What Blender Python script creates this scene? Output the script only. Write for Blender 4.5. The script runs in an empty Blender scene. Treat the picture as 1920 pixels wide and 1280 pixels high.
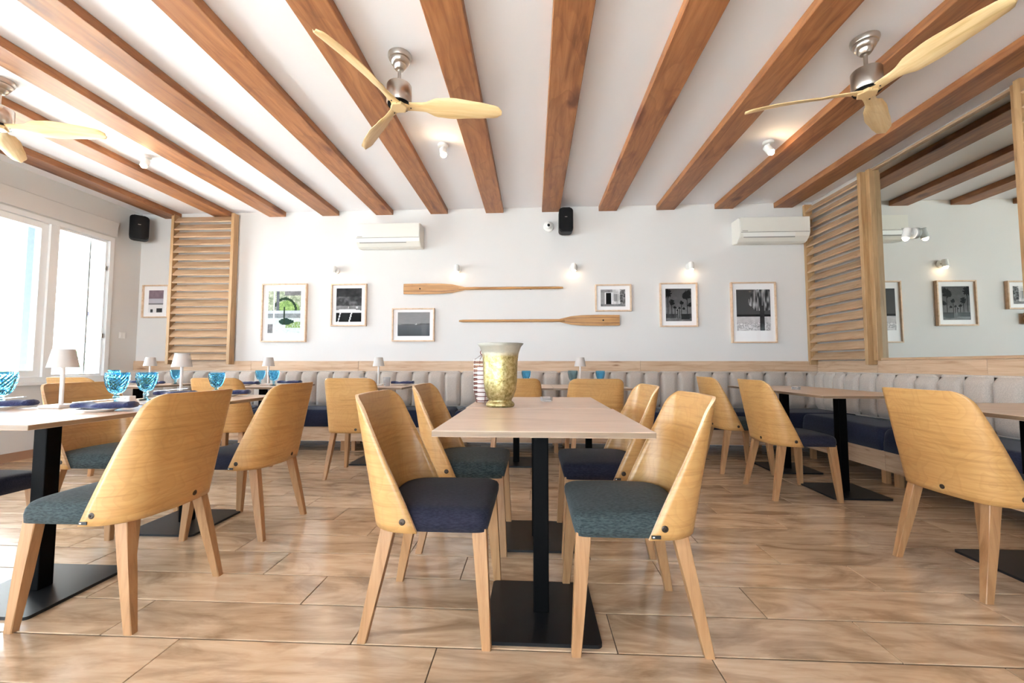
import bpy, bmesh, math, random
from mathutils import Vector, Matrix
random.seed(7)
PI = math.pi
scene = bpy.context.scene
COL = scene.collection

# ------------------------------------------------------------------ camera
cam_d = bpy.data.cameras.new('camera')
cam = bpy.data.objects.new('camera', cam_d)
COL.objects.link(cam)
cam_d.sensor_width = 36.0
cam_d.lens = 784.0 / 1920.0 * 36.0
cam_d.clip_start = 0.05
cam_d.clip_end = 200
yaw, pitch, roll = 0.051, 0.056, 0.0007
cam.location = (0, 0, 0.96)
cam.rotation_mode = 'XYZ'
cam.rotation_euler = (Matrix.Rotation(yaw, 3, 'Z') @ Matrix.Rotation(PI / 2 + pitch, 3, 'X') @ Matrix.Rotation(roll, 3, 'Z')).to_euler('XYZ')
scene.camera = cam

# ------------------------------------------------------------------ colour management
vs = scene.view_settings
vs.view_transform = 'Standard'
vs.look = 'None'
vs.gamma = 1.0
vs.use_curve_mapping = False
vs.exposure = 0.92
cy = scene.cycles
cy.use_denoising = True
cy.max_bounces = 12
cy.diffuse_bounces = 7
cy.glossy_bounces = 6
cy.transmission_bounces = 10
cy.transparent_max_bounces = 16
cy.sample_clamp_indirect = 8.0
cy.caustics_reflective = False
cy.caustics_refractive = False

# ------------------------------------------------------------------ sky
SKY = 7.0
world = bpy.data.worlds.new('sky')
scene.world = world
world.use_nodes = True
wn = world.node_tree.nodes
bg = wn['Background']
bg.inputs['Color'].default_value = (0.78, 0.89, 1.0, 1)
bg.inputs['Strength'].default_value = SKY

def portal(name, loc, rot, sx, sy):
    l = bpy.data.lights.new(name, 'AREA')
    l.shape = 'RECTANGLE'
    l.size, l.size_y = sx, sy
    l.cycles.is_portal = True
    o = bpy.data.objects.new(name, l)
    COL.objects.link(o)
    o.location, o.rotation_euler = loc, rot

portal('window_portal', (-5.34, 3.07, 1.65), (0, -PI / 2, 0), 1.72, 3.54)
portal('window_portal', (-5.34, -1.0, 1.3), (0, -PI / 2, 0), 2.44, 3.8)  # portal of the added, unseen left window
portal('fill_door_portal', (-2.0, -3.3, 1.2), (PI / 2, 0, 0), 5.8, 2.3)  # portal of the added glazed opening behind the camera
sun_d = bpy.data.lights.new('sun', 'SUN')
sun_d.energy = 85
sun_d.angle = 0.01
sun_d.color = (1.0, .97, .93)
sun = bpy.data.objects.new('sun', sun_d)
COL.objects.link(sun)
sun.rotation_euler = Vector((-.25, -.5, -.85)).to_track_quat('-Z', 'Y').to_euler()

# ------------------------------------------------------------------ materials
def mat(name, col=(.8, .8, .8), rough=.5, metal=0.0, **kw):
    m = bpy.data.materials.new(name)
    m.use_nodes = True
    b = m.node_tree.nodes['Principled BSDF']
    b.inputs['Base Color'].default_value = (*col, 1)
    b.inputs['Roughness'].default_value = rough
    b.inputs['Metallic'].default_value = metal
    for k, v in kw.items():
        b.inputs[k.replace('_', ' ')].default_value = v
    return m

def nd(m, t, **props):
    n = m.node_tree.nodes.new(t)
    for k, v in props.items():
        setattr(n, k, v)
    return n

def lk(m, a, b):
    m.node_tree.links.new(a, b)

def bsdf(m):
    return m.node_tree.nodes['Principled BSDF']

def ramp(m, stops):
    r = nd(m, 'ShaderNodeValToRGB')
    e = r.color_ramp.elements
    while len(e) < len(stops):
        e.new(.5)
    for i, (p, c) in enumerate(stops):
        e[i].position = p
        e[i].color = (*c, 1)
    return r

def bump(m, height, strength, dist=.002):
    b = nd(m, 'ShaderNodeBump')
    b.inputs['Strength'].default_value = strength
    b.inputs['Distance'].default_value = dist
    lk(m, height, b.inputs['Height'])
    lk(m, b.outputs['Normal'], bsdf(m).inputs['Normal'])
    return b

def coords(m, scale, uv=False, rand=True):
    tc = nd(m, 'ShaderNodeTexCoord')
    src = tc.outputs['UV' if uv else 'Object']
    if rand:
        oi = nd(m, 'ShaderNodeObjectInfo')
        sc = nd(m, 'ShaderNodeVectorMath', operation='SCALE')
        sc.inputs[0].default_value = (13.7, 7.3, 5.9)
        lk(m, oi.outputs['Random'], sc.inputs['Scale'])
        ad = nd(m, 'ShaderNodeVectorMath', operation='ADD')
        lk(m, src, ad.inputs[0])
        lk(m, sc.outputs['Vector'], ad.inputs[1])
        src = ad.outputs['Vector']
    mp = nd(m, 'ShaderNodeMapping')
    mp.inputs['Scale'].default_value = scale
    lk(m, src, mp.inputs['Vector'])
    return mp.outputs['Vector'], src

def mixc(m, fac, a, b, mode='MIX'):
    x = nd(m, 'ShaderNodeMix', data_type='RGBA', blend_type=mode)
    if hasattr(fac, 'links'):
        lk(m, fac, x.inputs['Factor'])
    else:
        x.inputs['Factor'].default_value = fac
    for s, i in ((a, 6), (b, 7)):
        if hasattr(s, 'links'):
            lk(m, s, x.inputs[i])
        else:
            x.inputs[i].default_value = (*s, 1)
    return x.outputs[2]

def wood(name, light, mid, dark, scale=(1, 14, 14), rough=.45, uv=False, rings=0.0, ring_scale=6.0,
         knots=None, vary=.0, spec=.5, patches=None, bumpy=.15):
    """light/mid/dark colours, fine streaks along the unscaled axis, optional cathedral rings and knots."""
    m = mat(name, mid, rough)
    bsdf(m).inputs['Specular IOR Level'].default_value = spec
    v, src = coords(m, scale, uv)
    n1 = nd(m, 'ShaderNodeTexNoise')
    n1.inputs['Scale'].default_value = 2.2
    n1.inputs['Detail'].default_value = 7
    n1.inputs['Roughness'].default_value = .62
    n1.inputs['Distortion'].default_value = .6
    lk(m, v, n1.inputs['Vector'])
    r = ramp(m, [(.30, dark), (.47, mid), (.68, light)])
    lk(m, n1.outputs['Fac'], r.inputs['Fac'])
    c = r.outputs['Color']
    if rings:
        mp = nd(m, 'ShaderNodeMapping')
        mp.inputs['Scale'].default_value = tuple(1.0 if s <= 1.5 else 3.2 for s in scale)
        lk(m, src, mp.inputs['Vector'])
        n2 = nd(m, 'ShaderNodeTexNoise')
        n2.inputs['Scale'].default_value = 1.6
        n2.inputs['Detail'].default_value = 1.5
        lk(m, mp.outputs['Vector'], n2.inputs['Vector'])
        mu = nd(m, 'ShaderNodeMath', operation='MULTIPLY')
        mu.inputs[1].default_value = ring_scale
        lk(m, n2.outputs['Fac'], mu.inputs[0])
        fr = nd(m, 'ShaderNodeMath', operation='FRACT')
        lk(m, mu.outputs[0], fr.inputs[0])
        rr = ramp(m, [(.0, (0, 0, 0)), (.55, (.15, .15, .15)), (.93, (1, 1, 1)), (1.0, (0, 0, 0))])
        lk(m, fr.outputs[0], rr.inputs['Fac'])
        mm = nd(m, 'ShaderNodeMath', operation='MULTIPLY')
        mm.inputs[1].default_value = rings
        lk(m, rr.outputs['Color'], mm.inputs[0])
        c = mixc(m, mm.outputs[0], c, dark)
    if patches:
        mp2 = nd(m, 'ShaderNodeMapping')
        mp2.inputs['Scale'].default_value = patches[0]
        lk(m, src, mp2.inputs['Vector'])
        n3 = nd(m, 'ShaderNodeTexNoise')
        n3.inputs['Scale'].default_value = 1.0
        n3.inputs['Detail'].default_value = 5
        n3.inputs['Roughness'].default_value = .6
        n3.inputs['Distortion'].default_value = 1.2
        lk(m, mp2.outputs['Vector'], n3.inputs['Vector'])
        r3 = ramp(m, [(.47, (0, 0, 0)), (.66, (1, 1, 1))])
        lk(m, n3.outputs['Fac'], r3.inputs['Fac'])
        mm = nd(m, 'ShaderNodeMath', operation='MULTIPLY')
        mm.inputs[1].default_value = patches[1]
        lk(m, r3.outputs['Color'], mm.inputs[0])
        c = mixc(m, mm.outputs[0], c, patches[2])
    if knots:
        mp3 = nd(m, 'ShaderNodeMapping')
        mp3.inputs['Scale'].default_value = knots[0]
        lk(m, src, mp3.inputs['Vector'])
        ns = nd(m, 'ShaderNodeTexNoise')
        ns.inputs['Scale'].default_value = 3.0
        lk(m, mp3.outputs['Vector'], ns.inputs['Vector'])
        av = nd(m, 'ShaderNodeVectorMath', operation='ADD')
        ms = nd(m, 'ShaderNodeVectorMath', operation='SCALE')
        ms.inputs['Scale'].default_value = .35
        lk(m, ns.outputs['Color'], ms.inputs[0])
        lk(m, mp3.outputs['Vector'], av.inputs[0])
        lk(m, ms.outputs['Vector'], av.inputs[1])
        vo = nd(m, 'ShaderNodeTexVoronoi')
        vo.inputs['Scale'].default_value = 1.0
        lk(m, av.outputs['Vector'], vo.inputs['Vector'])
        r4 = ramp(m, [(knots[1] * .35, (1, 1, 1)), (knots[1], (0, 0, 0))])
        lk(m, vo.outputs['Distance'], r4.inputs['Fac'])
        mm = nd(m, 'ShaderNodeMath', operation='MULTIPLY')
        mm.inputs[1].default_value = .85
        lk(m, r4.outputs['Color'], mm.inputs[0])
        c = mixc(m, mm.outputs[0], c, knots[2])
    if vary:
        oi = nd(m, 'ShaderNodeObjectInfo')
        hs = nd(m, 'ShaderNodeHueSaturation')
        mr = nd(m, 'ShaderNodeMapRange')
        mr.inputs['To Min'].default_value = 1 - vary
        mr.inputs['To Max'].default_value = 1 + vary
        lk(m, oi.outputs['Random'], mr.inputs['Value'])
        lk(m, mr.outputs['Result'], hs.inputs['Value'])
        lk(m, c, hs.inputs['Color'])
        c = hs.outputs['Color']
    lk(m, c, bsdf(m).inputs['Base Color'])
    if bumpy:
        bump(m, n1.outputs['Fac'], bumpy, .001)
    return m

def plaster(name, col, strength=.25, scale=90):
    m = mat(name, col, .9)
    bsdf(m).inputs['Specular IOR Level'].default_value = .25
    v, _ = coords(m, (1, 1, 1), rand=False)
    n = nd(m, 'ShaderNodeTexNoise')
    n.inputs['Scale'].default_value = scale
    n.inputs['Detail'].default_value = 4
    lk(m, v, n.inputs['Vector'])
    bump(m, n.outputs['Fac'], strength, .003)
    return m

def fabric(name, c1, c2, scale=(70, 260, 260), rough=.9, sheen=.3, st=.35):
    m = mat(name, c1, rough)
    bsdf(m).inputs['Sheen Weight'].default_value = sheen
    bsdf(m).inputs['Specular IOR Level'].default_value = .25
    v, src = coords(m, scale, rand=False)
    n = nd(m, 'ShaderNodeTexNoise')
    n.inputs['Scale'].default_value = 1.0
    n.inputs['Detail'].default_value = 3
    lk(m, v, n.inputs['Vector'])
    r = ramp(m, [(.35, c1), (.65, c2)])
    lk(m, n.outputs['Fac'], r.inputs['Fac'])
    lk(m, r.outputs['Color'], bsdf(m).inputs['Base Color'])
    bump(m, n.outputs['Fac'], st, .002)
    return m

def thin_glass(name, tint=(1, 1, 1), ior=1.3, const=0):
    m = bpy.data.materials.new(name)
    m.use_nodes = True
    nt = m.node_tree
    nt.nodes.remove(nt.nodes['Principled BSDF'])
    out = nt.nodes['Material Output']
    tr = nd(m, 'ShaderNodeBsdfTransparent')
    tr.inputs['Color'].default_value = (*tint, 1)
    gl = nd(m, 'ShaderNodeBsdfGlossy')
    gl.inputs['Roughness'].default_value = .01
    fr = nd(m, 'ShaderNodeFresnel')
    fr.inputs['IOR'].default_value = ior
    mx = nd(m, 'ShaderNodeMixShader')
    if const:
        mx.inputs[0].default_value = const
    else:
        lk(m, fr.outputs[0], mx.inputs[0])
    lk(m, tr.outputs[0], mx.inputs[1])
    lk(m, gl.outputs[0], mx.inputs[2])
    lk(m, mx.outputs[0], out.inputs['Surface'])
    return m

def emit(name, col, s):
    m = mat(name, col, .5)
    b = bsdf(m)
    b.inputs['Emission Color'].default_value = (*col, 1)
    b.inputs['Emission Strength'].default_value = s
    return m

M_WALL = plaster('white_plaster', (.70, .685, .67))
M_CEIL = plaster('white_ceiling_paint', (.88, .88, .91), .12, 60)
M_WALLL = plaster('cream_wall_paint', (.66, .65, .63), .2)
M_PVC = mat('white_window_plastic', (.82, .83, .83), .35)
M_BEAM = wood('red_brown_pine', (.39, .17, .066), (.28, .11, .038), (.14, .048, .016), (9, .8, 9), .5, rings=.35,
              ring_scale=7, knots=((4.2, 1.6, 4.2), .24, (.085, .02, .008)), vary=.12,
              patches=((5, .9, 5), .5, (.20, .080, .03)))
M_VENEER = wood('oak_veneer', (.54, .315, .12), (.49, .27, .095), (.37, .19, .06), (1.6, 30, 30), .33, uv=True,
                rings=.34, ring_scale=16, vary=.05, bumpy=.08)
M_EDGE = wood('pale_plywood_edge', (.80, .60, .40), (.74, .52, .32), (.6, .38, .2), (3, 3, 40), .5)
M_LEG = wood('beech_leg', (.41, .228, .105), (.35, .182, .08), (.26, .128, .05), (20, 20, 1.2), .42, vary=.05, bumpy=.05)
M_TOP = wood('pale_oak_laminate', (.68, .52, .41), (.63, .47, .36), (.50, .355, .26), (1.3, 9, 9), .34, rings=.12,
             ring_scale=6, vary=.03, bumpy=.04)
M_TOPEDGE = wood('oak_laminate_edge', (.235, .155, .095), (.20, .13, .078), (.15, .095, .055), (2, 2, 30), .45, bumpy=.04)
M_OAK = wood('light_oak_trim', (.62, .45, .31), (.54, .37, .24), (.38, .23, .13), (1.0, 1.0, 16), .5, rings=.2, ring_scale=7,
             knots=((1.7, 1.7, 9), .13, (.22, .10, .04)))
M_SLAT = wood('oak_slat', (.54, .375, .24), (.46, .30, .18), (.31, .18, .095), (1.0, 1.0, 22), .5, rings=.2, ring_scale=6,
              knots=((2.4, 2.4, 16), .09, (.18, .08, .03)), vary=.08)
M_STILE = wood('oak_stile', (.47, .30, .15), (.39, .235, .11), (.26, .14, .058), (16, 16, 1.0), .5, rings=.2, ring_scale=6,
               knots=((14, 14, 2.4), .09, (.18, .08, .03)))
M_TILE = wood('wood_look_tile', (.66, .49, .335), (.57, .405, .265), (.42, .28, .17), (1.5, 10, 1), .19, rings=.16, ring_scale=7,
              patches=((1.9, 5.5, 1), .75, (.25, .15, .08)), vary=.10, bumpy=.06)
M_GROUT = mat('grey_brown_grout', (.09, .06, .04), .9)
bsdf(M_TILE).inputs['Coat Weight'].default_value = .35
bsdf(M_TILE).inputs['Coat Roughness'].default_value = .12
M_NAVY = fabric('navy_seat_fabric', (.006, .006, .016), (.016, .016, .030), sheen=.06)
M_TEAL = fabric('grey_teal_seat_fabric', (.015, .024, .025), (.048, .064, .066), sheen=.08)
M_BNAVY = fabric('bench_navy_fabric', (.006, .009, .028), (.014, .020, .050), sheen=.1)
M_BEIGE = fabric('beige_backrest_fabric', (.43, .375, .33), (.53, .465, .41), (160, 160, 160), st=.25)
M_BLACK = mat('black_powder_coat', (.002, .002, .0022), .55)
bsdf(M_BLACK).inputs['Specular IOR Level'].default_value = .05
M_PLATE = mat('black_base_steel', (.008, .008, .009), .38)
bsdf(M_PLATE).inputs['Specular IOR Level'].default_value = .3
M_BLACKP = mat('black_plastic', (.003, .003, .0035), .4)
bsdf(M_BLACKP).inputs['Specular IOR Level'].default_value = .12
M_SCREW = mat('dark_bronze_screw', (.05, .035, .025), .35, .6)
M_NICKEL = mat('brushed_nickel', (.52, .47, .42), .28, 1.0)
M_BLADE = wood('pale_fan_wood', (.78, .60, .34), (.70, .50, .25), (.52, .34, .14), (1.0, 16, 16), .42, uv=True, rings=.25,
               ring_scale=7, bumpy=.04)
M_WHITE = mat('white_plastic', (.80, .79, .76), .35)
M_ACW = mat('off_white_plastic', (.76, .74, .68), .35)
M_LOUV = mat('grey_vent_shadow', (.30, .29, .27), .6)
M_BULB = emit('warm_bulb', (1.0, .74, .46), 22)
M_BULBC = emit('warm_ceiling_bulb', (1.0, .70, .40), 130)
M_FRAME = wood('birch_frame', (.70, .52, .38), (.62, .44, .30), (.5, .33, .2), (12, 12, 12), .5, bumpy=0)
M_MATB = mat('white_mount_board', (.86, .84, .84), .8)
M_GLASSP = thin_glass('picture_glass', const=.004)
M_PANE = thin_glass('window_glass', (.98, 1, 1))
M_MIRROR = mat('silvered_mirror', (.83, .87, .82), .0, 1.0)
M_OAR = wood('varnished_oar_wood', (.52, .29, .115), (.42, .21, .07), (.26, .11, .03), (1.0, 16, 16), .4, rings=.2)
M_OARD = mat('dark_inlay', (.10, .028, .012), .4)
M_LAMP = mat('taupe_lamp_metal', (.50, .46, .43), .5)
M_LAMPW = mat('pale_lamp_metal', (.75, .70, .67), .45)
M_LAMPB = mat('brass_metal', (.8, .6, .35), .3, 1.0)
M_CERAM = mat('white_ceramic', (.85, .84, .84), .2)
M_NAPK = fabric('dark_blue_napkin', (.018, .022, .07), (.045, .055, .14), (300, 300, 300))
M_STEEL = mat('polished_steel', (.65, .65, .66), .18, 1.0)
M_TAG = mat('black_tag', (.01, .01, .01), .5)
M_TAGW = mat('white_tag_print', (.75, .75, .75), .6)
M_GREEN = mat('leaf_green', (.08, .28, .12), .6)
M_TERR = mat('terrace_stone', (.75, .74, .71), .8)
M_POST = mat('blue_painted_post', (.004, .016, .05), .6)
M_HOUSE = mat('white_render', (.85, .85, .84), .9)
M_DARK = mat('dark_opening', (.01, .01, .03), .8)
M_POT = mat('terracotta_dark', (.03, .03, .08), .8)
M_BROWN = mat('brown_skirting', (.36, .21, .13), .5)

M_GOB = mat('blue_glass', (.34, .72, .95), .03)
bsdf(M_GOB).inputs['Transmission Weight'].default_value = 1.0
bsdf(M_GOB).inputs['IOR'].default_value = 1.2
M_GOBG = mat('smoky_teal_glass', (.42, .58, .62), .03)
bsdf(M_GOBG).inputs['Transmission Weight'].default_value = .85
bsdf(M_GOBG).inputs['IOR'].default_value = 1.3
M_TUMB = mat('clear_pressed_glass', (.93, .94, .96), .08)
bsdf(M_TUMB).inputs['Transmission Weight'].default_value = .75
bsdf(M_TUMB).inputs['IOR'].default_value = 1.25

# mottled gold mercury glass
M_VASE = mat('gold_mercury_glass', (.70, .58, .28), .34, .85)
_v, _s = coords(M_VASE, (1, 1, 1), rand=False)
_n = nd(M_VASE, 'ShaderNodeTexNoise')
_n.inputs['Scale'].default_value = 55
_n.inputs['Detail'].default_value = 8
_n.inputs['Roughness'].default_value = .75
lk(M_VASE, _v, _n.inputs['Vector'])
_sx = nd(M_VASE, 'ShaderNodeSeparateXYZ')
lk(M_VASE, _s, _sx.inputs[0])
_hr = nd(M_VASE, 'ShaderNodeMapRange')
_hr.inputs['From Min'].default_value = .25
_hr.inputs['From Max'].default_value = .275
_hr.inputs['To Min'].default_value = 0
_hr.inputs['To Max'].default_value = .8
lk(M_VASE, _sx.outputs['Z'], _hr.inputs['Value'])
_r = ramp(M_VASE, [(.33, (.16, .12, .035)), (.48, (.42, .34, .14)), (.68, (.70, .62, .36))])
lk(M_VASE, _n.outputs['Fac'], _r.inputs['Fac'])
_c = mixc(M_VASE, _hr.outputs['Result'], _r.outputs['Color'], (.78, .75, .66))
lk(M_VASE, _c, bsdf(M_VASE).inputs['Base Color'])
_tr = nd(M_VASE, 'ShaderNodeMath', operation='MULTIPLY')
_tr.inputs[1].default_value = .75
lk(M_VASE, _hr.outputs['Result'], _tr.inputs[0])
lk(M_VASE, _tr.outputs[0], bsdf(M_VASE).inputs['Transmission Weight'])
_mt = nd(M_VASE, 'ShaderNodeMapRange')
_mt.inputs['From Max'].default_value = .8
_mt.inputs['To Min'].default_value = .75
_mt.inputs['To Max'].default_value = .05
lk(M_VASE, _hr.outputs['Result'], _mt.inputs['Value'])
lk(M_VASE, _mt.outputs['Result'], bsdf(M_VASE).inputs['Metallic'])
bump(M_VASE, _n.outputs['Fac'], .5, .004)

# print material: per-vertex colours of the printed image
M_PRINT = mat('photo_print', (.5, .5, .5), .55)
_a = nd(M_PRINT, 'ShaderNodeVertexColor', layer_name='ink')
lk(M_PRINT, _a.outputs['Color'], bsdf(M_PRINT).inputs['Base Color'])
bsdf(M_PRINT).inputs['Specular IOR Level'].default_value = .1

# ------------------------------------------------------------------ mesh helpers
def link(name, me, m, parent=None):
    o = bpy.data.objects.new(name, me)
    COL.objects.link(o)
    if m is not None and not me.materials:
        for q in (m if isinstance(m, (list, tuple)) else [m]):
            me.materials.append(q)
    if parent is not None:
        o.parent = parent
    return o

def obj(name, bm, m, parent=None, smooth=False, loc=None, rot=None, kind=None):
    me = bpy.data.meshes.new(name)
    bmesh.ops.recalc_face_normals(bm, faces=bm.faces)
    bm.to_mesh(me)
    bm.free()
    if smooth:
        me.shade_smooth()
        if smooth is not True:
            me.set_sharp_from_angle(angle=smooth)
    o = link(name, me, m, parent)
    if loc is not None:
        o.location = loc
    if rot is not None:
        o.rotation_euler = rot
    if kind:
        o['kind'] = kind
    return o

def thing(name, label, cat, loc=(0, 0, 0), rz=0.0, group=None):
    o = bpy.data.objects.new(name, None)
    o.empty_display_size = .1
    COL.objects.link(o)
    o.location = loc
    o.rotation_euler = (0, 0, rz)
    o['label'] = label
    o['category'] = cat
    if group:
        o['group'] = group
    return o

def tag(o, label, cat, group=None):
    o['label'] = label
    o['category'] = cat
    if group:
        o['group'] = group
    return o

def dup(root, loc, rz, label, group=None):
    r = root.copy()
    COL.objects.link(r)
    r.location = loc
    r.rotation_euler = (0, 0, rz)
    r['label'] = label
    if group:
        r['group'] = group
    for ch in list(root.children):
        c = ch.copy()
        COL.objects.link(c)
        c.parent = r
        for g in list(ch.children):
            d = g.copy()
            COL.objects.link(d)
            d.parent = c
    return r

def box(bm, x0, x1, y0, y1, z0, z1, bev=0.0, seg=1):
    vs_ = [bm.verts.new(p) for p in ((x0, y0, z0), (x1, y0, z0), (x1, y1, z0), (x0, y1, z0),
                                     (x0, y0, z1), (x1, y0, z1), (x1, y1, z1), (x0, y1, z1))]
    fs = [bm.faces.new([vs_[i] for i in f]) for f in
          ((0, 3, 2, 1), (4, 5, 6, 7), (0, 1, 5, 4), (1, 2, 6, 5), (2, 3, 7, 6), (3, 0, 4, 7))]
    if bev:
        es = list({e for f in fs for e in f.edges})
        bmesh.ops.bevel(bm, geom=es, offset=bev, segments=seg, profile=.5, affect='EDGES')
    return bm

def B(*a, **k):
    return box(bmesh.new(), *a, **k)

def lathe(bm, prof, n=32, cx=0, cy=0, cap0=False, cap1=False):
    rings = []
    for r, z in prof:
        rings.append([bm.verts.new((cx + r * math.cos(2 * PI * i / n), cy + r * math.sin(2 * PI * i / n), z)) for i in range(n)])
    for a, b in zip(rings, rings[1:]):
        for i in range(n):
            bm.faces.new((a[i], a[(i + 1) % n], b[(i + 1) % n], b[i]))
    if cap0:
        bm.faces.new(list(reversed(rings[0])))
    if cap1:
        bm.faces.new(rings[-1])
    return bm

def tube(bm, pts, r, n=8, closed=False):
    pts = [Vector(p) for p in pts]
    rings = []
    N = len(pts)
    for i, p in enumerate(pts):
        if closed:
            t = pts[(i + 1) % N] - pts[i - 1]
        else:
            t = pts[min(i + 1, N - 1)] - pts[max(i - 1, 0)]
        t.normalize()
        up = Vector((0, 0, 1)) if abs(t.z) < .9 else Vector((1, 0, 0))
        a = t.cross(up).normalized()
        b = t.cross(a)
        rr = r[i] if isinstance(r, (list, tuple)) else r
        rings.append([bm.verts.new(p + rr * (math.cos(2 * PI * k / n) * a + math.sin(2 * PI * k / n) * b)) for k in range(n)])
    m = N if closed else N - 1
    for i in range(m):
        a, b = rings[i], rings[(i + 1) % N]
        for k in range(n):
            bm.faces.new((a[k], a[(k + 1) % n], b[(k + 1) % n], b[k]))
    if not closed:
        bm.faces.new(list(reversed(rings[0])))
        bm.faces.new(rings[-1])
    return bm

def prism(bm, poly, axis, a, b):
    """extrude a 2D polygon along axis between a and b. poly coords are the two remaining axes in order."""
    def p3(u, v, w):
        return {'x': (w, u, v), 'y': (u, w, v), 'z': (u, v, w)}[axis]
    A = [bm.verts.new(p3(u, v, a)) for u, v in poly]
    Bv = [bm.verts.new(p3(u, v, b)) for u, v in poly]
    n = len(poly)
    bm.faces.new(list(reversed(A)))
    bm.faces.new(Bv)
    for i in range(n):
        bm.faces.new((A[i], A[(i + 1) % n], Bv[(i + 1) % n], Bv[i]))
    return bm

def pillow(bm, x0, x1, y0, y1, z0, z1, crown=.01, nx=16, ny=16, p=10, shear=None, pr=14):
    """upholstered block: flat base, rounded sides, crowned top"""
    top = {}
    us = [math.sin(PI / 2 * (-1 + 2 * i / nx)) if True else 0 for i in range(nx + 1)]
    vs2 = [math.sin(PI / 2 * (-1 + 2 * j / ny)) for j in range(ny + 1)]
    bot = {}
    for i, u in enumerate(us):
        for j, v in enumerate(vs2):
            x = (x0 + x1) / 2 + u * (x1 - x0) / 2
            y = (y0 + y1) / 2 + v * (y1 - y0) / 2
            mx = max(abs(u), abs(v))
            if mx > 0:
                kk = mx / (abs(u) ** pr + abs(v) ** pr) ** (1 / pr)
                x = (x0 + x1) / 2 + u * kk * (x1 - x0) / 2
                y = (y0 + y1) / 2 + v * kk * (y1 - y0) / 2
            h = ((1 - abs(u) ** p) * (1 - abs(v) ** p)) ** .42
            z = z0 + (z1 - z0) * h + crown * (1 - u * u) * (1 - v * v)
            q = (x, y, z)
            if shear:
                q = shear(q)
            top[i, j] = bm.verts.new(q)
    for i in range(nx):
        for j in range(ny):
            bm.faces.new((top[i, j], top[i + 1, j], top[i + 1, j + 1], top[i, j + 1]))
    rim = [top[i, 0] for i in range(nx + 1)] + [top[nx, j] for j in range(1, ny + 1)] + \
          [top[i, ny] for i in range(nx - 1, -1, -1)] + [top[0, j] for j in range(ny - 1, 0, -1)]
    bm.faces.new(list(reversed(rim)))
    return bm

# ------------------------------------------------------------------ room shell
XL, XR, YB, YF, ZC = -5.18, 3.41, 5.2, -3.1, 2.95

floor = obj('floor', B(XL - .3, XR + .25, YF - .2, YB + .25, -.08, -.004), M_GROUT, kind='structure')
# wood-look porcelain tiles, each one a part of the floor
TL, TW, G, GY = .912, .2255, .0034, .0075
tile_mesh = {}
def tile(x0, x1, row):
    y0 = 1.466 + row * TW
    w = round(x1 - x0, 3)
    if w not in tile_mesh:
        bm = B(-w / 2 + G / 2, w / 2 - G / 2, -TW / 2 + GY / 2, TW / 2 - GY / 2, -.006, 0, bev=.0012)
        me = bpy.data.meshes.new('tile')
        bm.to_mesh(me); bm.free()
        me.materials.append(M_TILE)
        tile_mesh[w] = me
    o = link('tile', tile_mesh[w], None, floor)
    o.location = ((x0 + x1) / 2, y0 + TW / 2, 0)
for row in range(-5, 17):
    y0 = 1.466 + row * TW
    ph = .280 - .305 * (row % 3)
    k = math.floor((XL - ph) / TL)
    x = ph + k * TL
    while x < XR:
        a, b = max(x, XL), min(x + TL, XR)
        if b - a > .05:
            tile(a, b, row)
        x += TL
bm = bmesh.new()
for row in range(-20, -5):
    y0 = 1.466 + row * TW
    ph = .280 - .305 * (row % 3)
    x = ph + math.floor((XL - ph) / TL) * TL
    while x < XR:
        a, b = max(x, XL), min(x + TL, XR)
        if b - a > .05:
            box(bm, a + G / 2, b - G / 2, y0 + G / 2, y0 + TW - G / 2, -.006, 0)
        x += TL
obj('tile_field', bm, M_TILE, floor, kind='stuff')

ceiling = obj('ceiling', B(XL - .3, XR + .25, YF - .2, YB + .25, ZC, ZC + .12), M_CEIL, kind='structure')
for k in range(-7, 5):
    cx = .2235 + .7105 * k
    bm = B(-.112, .112, YF, YB - .001, 2.886, ZC - .001, bev=.004)
    o = obj('beam', bm, M_BEAM, ceiling, loc=(cx, 0, 0))

obj('wall_back', B(XL - .3, XR + .25, YB, YB + .25, 0, ZC), M_WALL, kind='structure')
obj('wall_right', B(XR, XR + .25, YF - .2, YB, 0, ZC), M_WALL, kind='structure')
# left wall with its window opening and a second one added for daylight
bm = bmesh.new()
WY0, WY1, WZ0, WZ1 = 1.30, 4.84, .78, 2.52
for y0, y1, z0, z1 in ((YF - .2, -2.9, 0, ZC), (-2.9, .9, 0, .06), (-2.9, .9, WZ1, ZC), (.9, WY0, 0, ZC),
                       (WY0, WY1, 0, WZ0), (WY0, WY1, WZ1, ZC), (WY1, YB, 0, ZC)):
    box(bm, XL - .22, XL, y0, y1, z0, z1)
obj('wall_left', bm, M_WALLL, kind='structure')
# unseen wall behind the camera; its wide glazed opening is added for fill light
bm = bmesh.new()
for x0, x1, z0, z1 in ((XL - .22, -4.9, 0, ZC), (.9, XR + .2, 0, ZC), (-4.9, .9, 2.35, ZC)):
    box(bm, x0, x1, YF - .2, YF, z0, z1)
obj('wall_front', bm, M_WALL, kind='structure')

bm = bmesh.new()
box(bm, XL, XL + .012, .9, YB, 0, .085)
obj('baseboard_left', bm, M_BROWN, kind='structure')

# ------------------------------------------------------------------ windows
def frame_rect(bm, y0, y1, z0, z1, w, x0, x1):
    box(bm, x0, x1, y0, y0 + w, z0, z1)
    box(bm, x0, x1, y1 - w, y1, z0, z1)
    box(bm, x0, x1, y0 + w, y1 - w, z0, z0 + w)
    box(bm, x0, x1, y0 + w, y1 - w, z1 - w, z1)

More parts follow.
